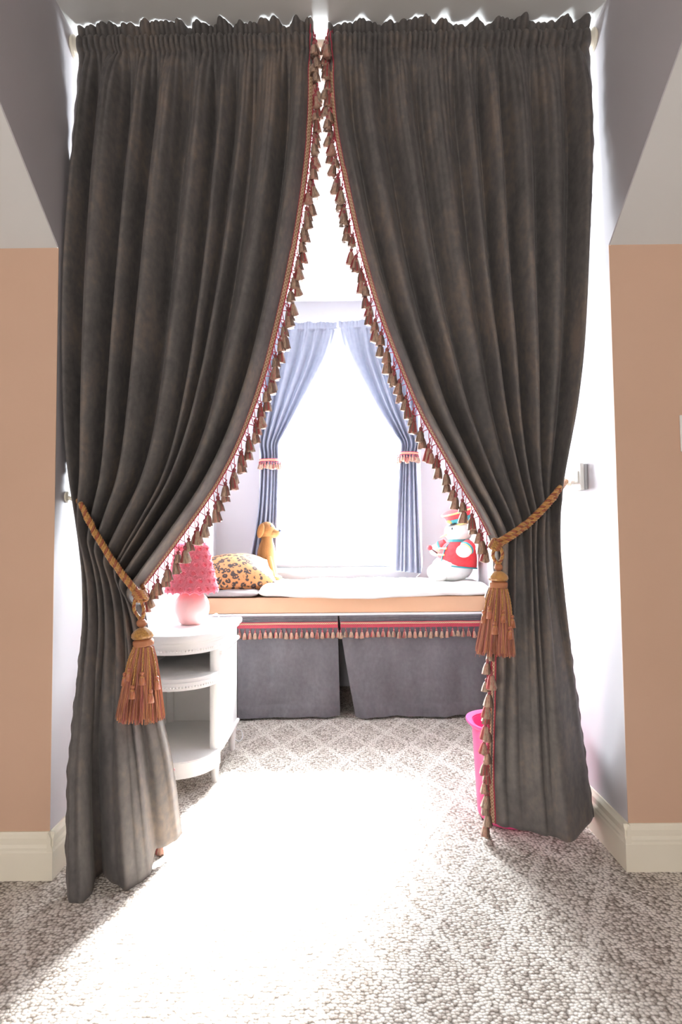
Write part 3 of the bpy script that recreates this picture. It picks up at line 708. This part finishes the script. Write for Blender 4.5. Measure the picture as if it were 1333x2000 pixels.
# leopard pillow
def pillow(c, w, d, h, rot):
    n = 40; R = rot; g = G(); P = []
    for sgn in (1, -1):
        A = np.zeros((n, n, 3))
        for i in range(n):
            for j in range(n):
                a, b = -1+2*i/(n-1), -1+2*j/(n-1); k = max(0, (1-a**2))*max(0, (1-b**2))
                pin = 1-.07*(1-abs(a)**2)*abs(b)**3; pin2 = 1-.07*(1-abs(b)**2)*abs(a)**3
                z = sgn*h/2*(k**.62) + .003*nz(a*3, b*3, sgn)
                A[i, j] = Vector(c)+R @ Vector((a*w/2*pin2, b*d/2*pin, z))
        g.grid(A if sgn > 0 else A[:, ::-1])
    return g
pc = at(464, 1120, 3.235)
pr = Matrix.Rotation(math.radians(22), 3, 'X') @ Matrix.Rotation(math.radians(7), 3, 'Y') @ Matrix.Rotation(math.radians(18), 3, 'Z')
po = pillow((pc.x, pc.y, zb+.040+.078), .40, .34, .195, pr)
tag(po.build('leopard_pillow', M['leopard'], None, 'all'), 'leopard print pillow leaning on the window seat behind the lamp', 'pillow')

# ------------------------------------------------------------------ toys on the cushion
zc = zb+.058
def plush_snowman():
    Y0 = 3.36; s = Y0/FPX
    p = lambda x, y, dy=0: Vector((at(x, y, Y0).x, Y0+dy, at(x, y, Y0).z))
    base = p(885, 1132); root = thing('toy_snowman', (base.x, Y0, zc), 'white plush snowman in red band jacket and red hat holding a drumstick', 'plush toy')
    G().ball(p(884, 1108), 40*s, 34*s, 27*s, 28, 16).build('lower_body', M['plushw'], root)
    for dy in (-.045, .05): G().ball(p(856, 1118, dy), 19*s, 15*s, 17*s, 20, 12).build('foot', M['plushw'], root)
    # jacket: flared hem to shoulders, leaning back a little
    J = [(38, 1106), (39.5, 1103), (39, 1095), (37, 1083), (33, 1071), (27, 1062), (20, 1057), (14, 1055)]
    ax0 = 891; L = []
    for r, y in J:
        c = p(ax0+(1106-y)*.12, y); L.append([c+Vector((r*s*math.cos(a), r*s*.86*math.sin(a), (.012 if y > 1100 else 0)*math.cos(a)*-1)) for a in [2*PI*k/36 for k in range(36)]])
    jk = G().loops(L).build('jacket', M['red'], root)
    c = p(ax0, 1106); G().tube([c+Vector((39.6*s*math.cos(a), 39.6*s*.86*math.sin(a), -.012*math.cos(a))) for a in np.linspace(0, 2*PI, 50)], .0042, 8).build('hem_piping', M['teal'], jk, 'all')
    def jpt(y, a, e=1.03):
        r = np.interp(-y, [-q[1] for q in J], [q[0] for q in J]); c = p(ax0+(1106-y)*.12, y); return c+Vector((r*s*e*math.cos(a), r*s*.86*e*math.sin(a), 0))
    aF = math.radians(215)
    G().tube([jpt(y, aF) for y in (1104, 1096, 1086, 1076, 1066, 1059)], .0034, 8).build('front_placket', M['teal'], jk, 'all')
    for y in (1071, 1083):
        g = G(); g.tube([jpt(y, aF-a, 1.05) for a in (.55, .3, 0, -.12)], .005, 8); g.ball(jpt(y, aF-.55, 1.06), .007, n=10, k=8); g.ball(jpt(y, aF+.08, 1.06), .006, n=10, k=8)
        g.build('gold_frog', M['goldf'], jk, 'all')
    c = p(ax0+6, 1056.5); G().lathe(c, [(21*s, -.010), (22.5*s, -.004), (21.5*s, .008), (19*s, .011)], 28, sy=.88).build('collar', M['teal'], root)
    for a0, nm in ((-1.15, 0), (1.3, 1)):
        q = jpt(1062, a0, 1.02); G().ball(q, .032, .024, .010, 16, 8).build('epaulette', M['goldf'], root)
    # arms: sleeve, cuff, mitten
    for dy, tip, sh in ((-.108, (899, 1076), (913, 1064)), (.085, (858, 1075), (876, 1064))):
        S, T = p(sh[0], sh[1], dy*.72), p(tip[0], tip[1], dy); d = (T-S).normalized()
        G().tube([S, S+(T-S)*.35, S+(T-S)*.55], [.036, .040, .036], 16).build('sleeve', M['red'], root)
        G().tube([S+(T-S)*.42, S+(T-S)*.5, S+(T-S)*.66], [.039, .043, .038], 16).build('cuff', M['teal'], root)
        G().tube([S+(T-S)*.64, S+(T-S)*.70], [.039, .036], 16).build('cuff_edge', M['goldf'], root)
        G().ball(T, .042, .034, .036, 20, 12).build('mitten', M['plushw'], root)
    a, b = p(857, 1081, .04), p(841, 1070, .02)
    st = G().tube([a, b], .0042, 8).build('drumstick', M['black'], root); G().ball(b, .0155, n=16, k=10).build('stick_ball', M['red'], st)
    hc = p(897, 1039); G().ball(hc, 27*s, 25*s, 21.5*s, 28, 16, fn=lambda d: 1+.05*d.x*-1).build('head', M['plushw'], root)
    n0, n1 = p(873, 1043, -.02), p(858, 1050, -.035)
    G().tube([n0, (n0+n1)/2, n1], [.0085, .006, .0015], 12).build('carrot_nose', M['orange'], root)
    for dy, x in ((-.058, 880), (.02, 872)): G().ball(p(x, 1033, dy), .0045, .0045, .007, 10, 8).build('eye', M['black'], root)
    # hat tilted back: visor, gold rim, teal band, red crown flaring upwards
    ht = p(899, 1021); ax = Vector((-.30, -.10, 1)).normalized(); hat = G().lathe(ht, [(19*s, .0), (21*s, .014), (25*s, .040), (29*s, .064), (30*s, .070), (24*s, .078), (0, .082)], 32, axis=ax).build('hat', M['red'], root)
    G().lathe(ht, [(19.4*s, -.001), (21.5*s, .008), (25.2*s, .032), (24.8*s, .034)], 32, axis=ax, cap=False).build('hat_band', M['teal'], hat)
    G().lathe(ht, [(18*s, -.008), (21.5*s, -.007), (22.5*s, .002), (20*s, .006)], 32, axis=ax).build('hat_rim', M['goldf'], hat)
    R = Vector((0, 0, 1)).rotation_difference(ax).to_matrix()
    G().tube([ht + R @ Vector((29.6*s*math.cos(t), 29.6*s*math.sin(t), .066)) for t in np.linspace(0, 2*PI, 40)], .005, 8).build('hat_top_edge', M['goldf'], hat, 'all')
    G().ball(ht+Vector((-.052, -.030, .004)), .040, .014, .012, 16, 8, rot=Matrix.Rotation(.5, 3, 'Z')).build('hat_plume', M['goldf'], hat)
    vz = G().ball(ht+Vector((-.042, -.02, -.008)), .036, .042, .006, 20, 8, rot=Matrix.Rotation(-.35, 3, 'Y')).build('visor', M['black'], hat)
plush_snowman()
def plush_dog():
    Y0 = 3.51; s = Y0/FPX
    p = lambda x, y, dy=0: Vector((at(x, y, Y0).x, Y0+dy, at(x, y, Y0).z))
    b = p(522, 1132); root = thing('plush_dog', (b.x, Y0, zc), 'brown plush dog sitting upright behind the leopard pillow', 'plush toy')
    # one continuous body: haunches to neck
    prof = [(3, 1134), (19, 1132), (23, 1124), (22.5, 1112), (19.5, 1100), (18, 1088), (17, 1076), (14.5, 1064), (11.5, 1056), (11, 1048)]
    L = []
    for r, y in prof:
        c = p(518+(1134-y)*.05, y); L.append([c+Vector((r*s*math.cos(a), r*s*1.05*math.sin(a), 0)) for a in [2*PI*k/28 for k in range(28)]])
    G().loops(L).build('body', M['plushb'], root)
    for dy in (-.045, .045):
        G().tube([p(524, 1088, dy*.8), p(530, 1108, dy), p(534, 1124, dy), p(535, 1130, dy)], [.026, .021, .019, .020], 16).build('front_leg', M['plushb'], root)
        G().ball(p(540, 1129, dy), .030, .021, .016, 18, 10).build('paw', M['plusht'], root)
        G().ball(p(520, 1120, dy*1.45), .052, .030, .042, 18, 12).build('haunch', M['plushb'], root)
    hd = p(521, 1036); G().ball(hd, 17.5*s, 16*s, 17*s, 26, 16).build('head', M['plushb'], root)
    G().ball(p(535, 1041), 13*s, 11*s, 9.5*s, 22, 14).build('muzzle', M['plusht'], root)
    G().ball(p(547, 1037), .013, .014, .010, 14, 10).build('nose', M['skin_n'], root)
    for dy in (-.030, .030): G().ball(p(531, 1028, dy), .0065, n=12, k=8).build('eye', M['black'], root)
    for dy in (-.052, .052): G().ball(p(512, 1037, dy), .020, .010, .044, 16, 12, rot=Matrix.Rotation(.25, 3, 'Y')).build('ear', M['plushb'], root)
    G().tube([p(506, 1124, .05), p(497, 1118, .05), p(492, 1108, .04)], [.014, .013, .008], 12).build('tail', M['plushb'], root)
plush_dog()

# ------------------------------------------------------------------ bow-front side table
def bow_plan(x0, x1, yb, yf, bow, n=24, ins=0.0):
    cx = (x0+x1)/2; rx = (x1-x0)/2-ins
    pts = [(cx+rx, yb-ins), (cx-rx, yb-ins)]
    return [(cx+rx, yb-ins)] + [(cx-rx, yb-ins)] + [(cx-rx*math.cos(PI*k/n), yf-(bow-ins)*math.sin(PI*k/n)) for k in range(n+1)]
def slab(plan, z0, z1, r=.0):
    g = G(); cx = sum(p[0] for p in plan)/len(plan); cy = sum(p[1] for p in plan)/len(plan)
    def lp(z, ins): return [(x+(cx-x)*ins, y+(cy-y)*ins, z) for x, y in plan]
    k = r*3
    g.loops([lp(z0, k), lp(z0+r, 0), lp(z1-r, 0), lp(z1, k)]); return g
TX0, TX1, TYB, TYF, TB = -.788, -.476, 2.62, 2.27, .165
TZ = .568
tb = thing('side_table', ((TX0+TX1)/2, 2.40, 0), 'white bow-front side table with open shelves under the pink lamp', 'table')
slab(bow_plan(TX0-.012, TX1+.020, TYB+.01, TYF, TB+.022), TZ-.024, TZ, .005).build('table_top', M['furn'], tb)
slab(bow_plan(TX0-.004, TX1+.010, TYB, TYF, TB+.010), TZ-.036, TZ-.024, .003).build('top_moulding', M['furn'], tb)
def shell(z0, z1, plan_out, th, name):
    inn = bow_plan(TX0, TX1, TYB, TYF, TB, ins=th)[2:]; out = plan_out[2:]; n = len(out); g = G()
    L = [[(x, y, z0) for x, y in out] + [(x, y, z0) for x, y in inn[::-1]], [(x, y, z1) for x, y in out] + [(x, y, z1) for x, y in inn[::-1]]]
    return g.loops(L).build(name, M['furn'], tb)
plan = bow_plan(TX0, TX1, TYB, TYF, TB)
ap = shell(TZ-.070, TZ-.036, plan, .014, 'apron')
def beads(z, parent, r=.0042, n=44):
    src = None
    for k in range(1, n):
        a = PI*k/n; x = (TX0+TX1)/2-(TX1-TX0)/2*math.cos(a); y = TYF-TB*math.sin(a)-.001
        if src is None:
            src = G().ball((x, y, z), r, r*.8, r, 8, 6).build('bead', M['furn'], parent, 'all')
            o0 = Vector((x, y, z))
        else:
            c = src.copy(); COL.objects.link(c); c.parent = parent; c.location = Vector((x, y, z))-o0
beads(TZ-.057, ap)
s2 = slab(bow_plan(TX0+.004, TX1-.004, TYB-.004, TYF, TB-.004), .392, .412, .002).build('shelf', M['furn'], tb)
a2 = shell(.372, .398, plan, .012, 'shelf_edge'); beads(.384, a2, .0036)
slab(bow_plan(TX0+.002, TX1-.002, TYB-.004, TYF, TB-.002), .108, .124, .002).build('shelf', M['furn'], tb)
shell(.066, .120, plan, .014, 'bottom_apron')
G().box((TX0, TYB-.012, .10), (TX1, TYB, TZ-.036)).build('back_panel', M['furn'], tb, False)
for x, sgn in ((TX1-.014, 1), (TX0, -1)):
    G().box((x, TYF, .105), (x+.014, TYB, TZ-.036)).build('side_panel', M['furn'], tb, False)
xo = TX1
for z in (.115, TZ-.095): G().rbox((xo-.004, TYF-.01, z), (xo+.011, TYB, z+.016), .005).build('side_moulding', M['furn'], tb)
for x in (TX1-.020, TX0+.020):
    for y in (TYF-.004, TYB-.020):
        L = []
        for z, w in ((0, .012), (.06, .017), (.115, .020), (TZ-.036, .020)):
            L.append([(x+w*math.cos(a)*1.0, y+w*math.sin(a), z) for a in [2*PI*k/16 for k in range(16)]])
        G().loops(L).build('leg', M['furn'], tb)

# lamp
lc = atz(375, 1219, TZ); LX, LY = lc.x, lc.y
lamp = thing('table_lamp', (LX, LY, TZ), 'pink table lamp with round ceramic base and rosette shade', 'lamp')
R0 = .070
G().lathe((LX, LY, TZ), [(.036, 0), (.040, .002), (.052, .012), (.063, .030), (.0695, .052), (R0, .068), (.068, .086), (.060, .106), (.046, .122), (.028, .132), (.018, .136), (.015, .142), (.015, .152)], 40).build('lamp_base', M['pinkc'], lamp)
G().lathe((LX, LY, TZ+.150), [(.011, 0), (.011, .06), (.006, .062), (.006, .10)], 16).build('socket', M['plastic'], lamp)
zs0, zs1, rs0, rs1 = TZ+.134, TZ+.318, .098, .056
sh = G(); n = 40
sh.loops([[(LX+r*math.cos(2*PI*k/n), LY+r*math.sin(2*PI*k/n), z) for k in range(n)] for r, z in ((rs0-.003, zs0), (rs0, zs0), (rs1, zs1), (rs1-.003, zs1), (rs0-.003, zs0))], False)
sho = sh.build('lamp_shade', M['rosef'], lamp)
def rosette():
    g = G(); N = 64; P = np.zeros((N, 4, 3))
    for i in range(N):
        t = i/(N-1); a = 2*PI*2.6*t; r = .003+.0145*t; wob = 1+.14*math.sin(7*a)
        for j, (dr, h) in enumerate(((0, 0), (.002, .006), (.0045, .009+.002*math.sin(5*a)), (.0065, .005))): P[i, j] = ((r+dr)*wob*math.cos(a), (r+dr)*wob*math.sin(a), h*(1.15-.5*t))
    g.grid(P); return g
rg = rosette(); rme = bpy.data.meshes.new('rosette'); rme.from_pydata(rg.v, [], rg.f); rme.materials.append(M['rosef']); rme.polygons.foreach_set('use_smooth', [True]*len(rme.polygons)); rme.update()
rr = random.Random(4)
for k in range(6):
    z = zs0+.012+k*.0315; r = rs0+(rs1-rs0)*(z-zs0)/(zs1-zs0); n = int(2*PI*r/.033)
    for j in range(n):
        a = 2*PI*(j+.5*(k % 2))/n; o = bpy.data.objects.new('rosette', rme); COL.objects.link(o); o.parent = sho
        o.location = Vector((LX+r*math.cos(a), LY+r*math.sin(a), z))-ORG[sho.name]
        o.rotation_euler = Vector((math.cos(a), math.sin(a), .22)).to_track_quat('Z', 'Y').to_euler(); o.scale = (rr.uniform(1, 1.15),)*2+(1.1,)
cd = [(LX-.06, LY+.12, TZ+.004), (-.60, 2.60, TZ+.004), (-.56, 2.645, TZ-.01), (-.55, 2.66, .3), (-.54, 2.67, .03)]
fl = [tuple(atz(x, y, .004)) for x, y in ((455, 1440), (466, 1448), (474, 1440), (472, 1428), (464, 1425))]
G().tube([tuple(p) for p in crom(np.array([(LX-.03, LY+.03, TZ+.006)]+cd+fl), 90)], .0026, 7).build('power_cord', M['metalcord'], lamp, 'all')

# ------------------------------------------------------------------ pink bin, wall plates
bx, by = .556, 1.966
bn = thing('waste_bin', (bx, by, 0), 'bright pink plastic waste bin half hidden behind the velvet curtain', 'bin')
g = G(); n = 48; hb = .298
def bl_(r, z): return [(bx+r*math.copysign(abs(math.cos(a))**.8, math.cos(a)), by+r*.84*math.copysign(abs(math.sin(a))**.8, math.sin(a)), z) for a in [2*PI*k/n for k in range(n)]]
g.loops([bl_(.02, .004), bl_(.118, .002), bl_(.126, .010), bl_(.138, hb-.02), bl_(.139, hb), bl_(.134, hb), bl_(.133, hb-.02), bl_(.120, .014), bl_(.02, .012)], True)
g.build('bin_body', M['pinkp'], bn)
G().loops([bl_(.139, hb-.004), bl_(.152, hb-.002), bl_(.158, hb+.004), bl_(.157, hb+.010), bl_(.150, hb+.011), bl_(.137, hb+.004), bl_(.139, hb-.004)], False).build('rim', M['pinkp'], bn)
q0, q1 = 1.052, 1.134
wb = thing('wall_control', (XR, 1.90, q0), 'white wall control box on the lilac wall near the rope hook', 'switch')
G().rbox((XR-.010, 1.845, q0), (XR, 1.918, q1), .003).build('back_box', M['grey'], wb)
G().rbox((XR-.024, 1.842, q0-.002), (XR-.0115, 1.921, q1+.002), .004).build('cover', M['plastic'], wb)
for k in range(2): G().rbox((XR-.029, 1.854+.03*k, q0+.022), (XR-.023, 1.878+.03*k, q1-.022), .002).build('rocker', M['plastic'], wb)
sp = thing('light_switch', (.99, YR, 1.19), 'white light switch plate on the peach wall at the photo edge', 'switch')
sx = at(1328, 847, YR); G().rbox((sx.x, YR-.006, sx.z-.052), (sx.x+.075, YR, sx.z+.052), .002).build('plate', M['plastic'], sp)
G().rbox((sx.x+.026, YR-.011, sx.z-.026), (sx.x+.049, YR-.005, sx.z+.026), .002).build('rocker', M['plastic'], sp)
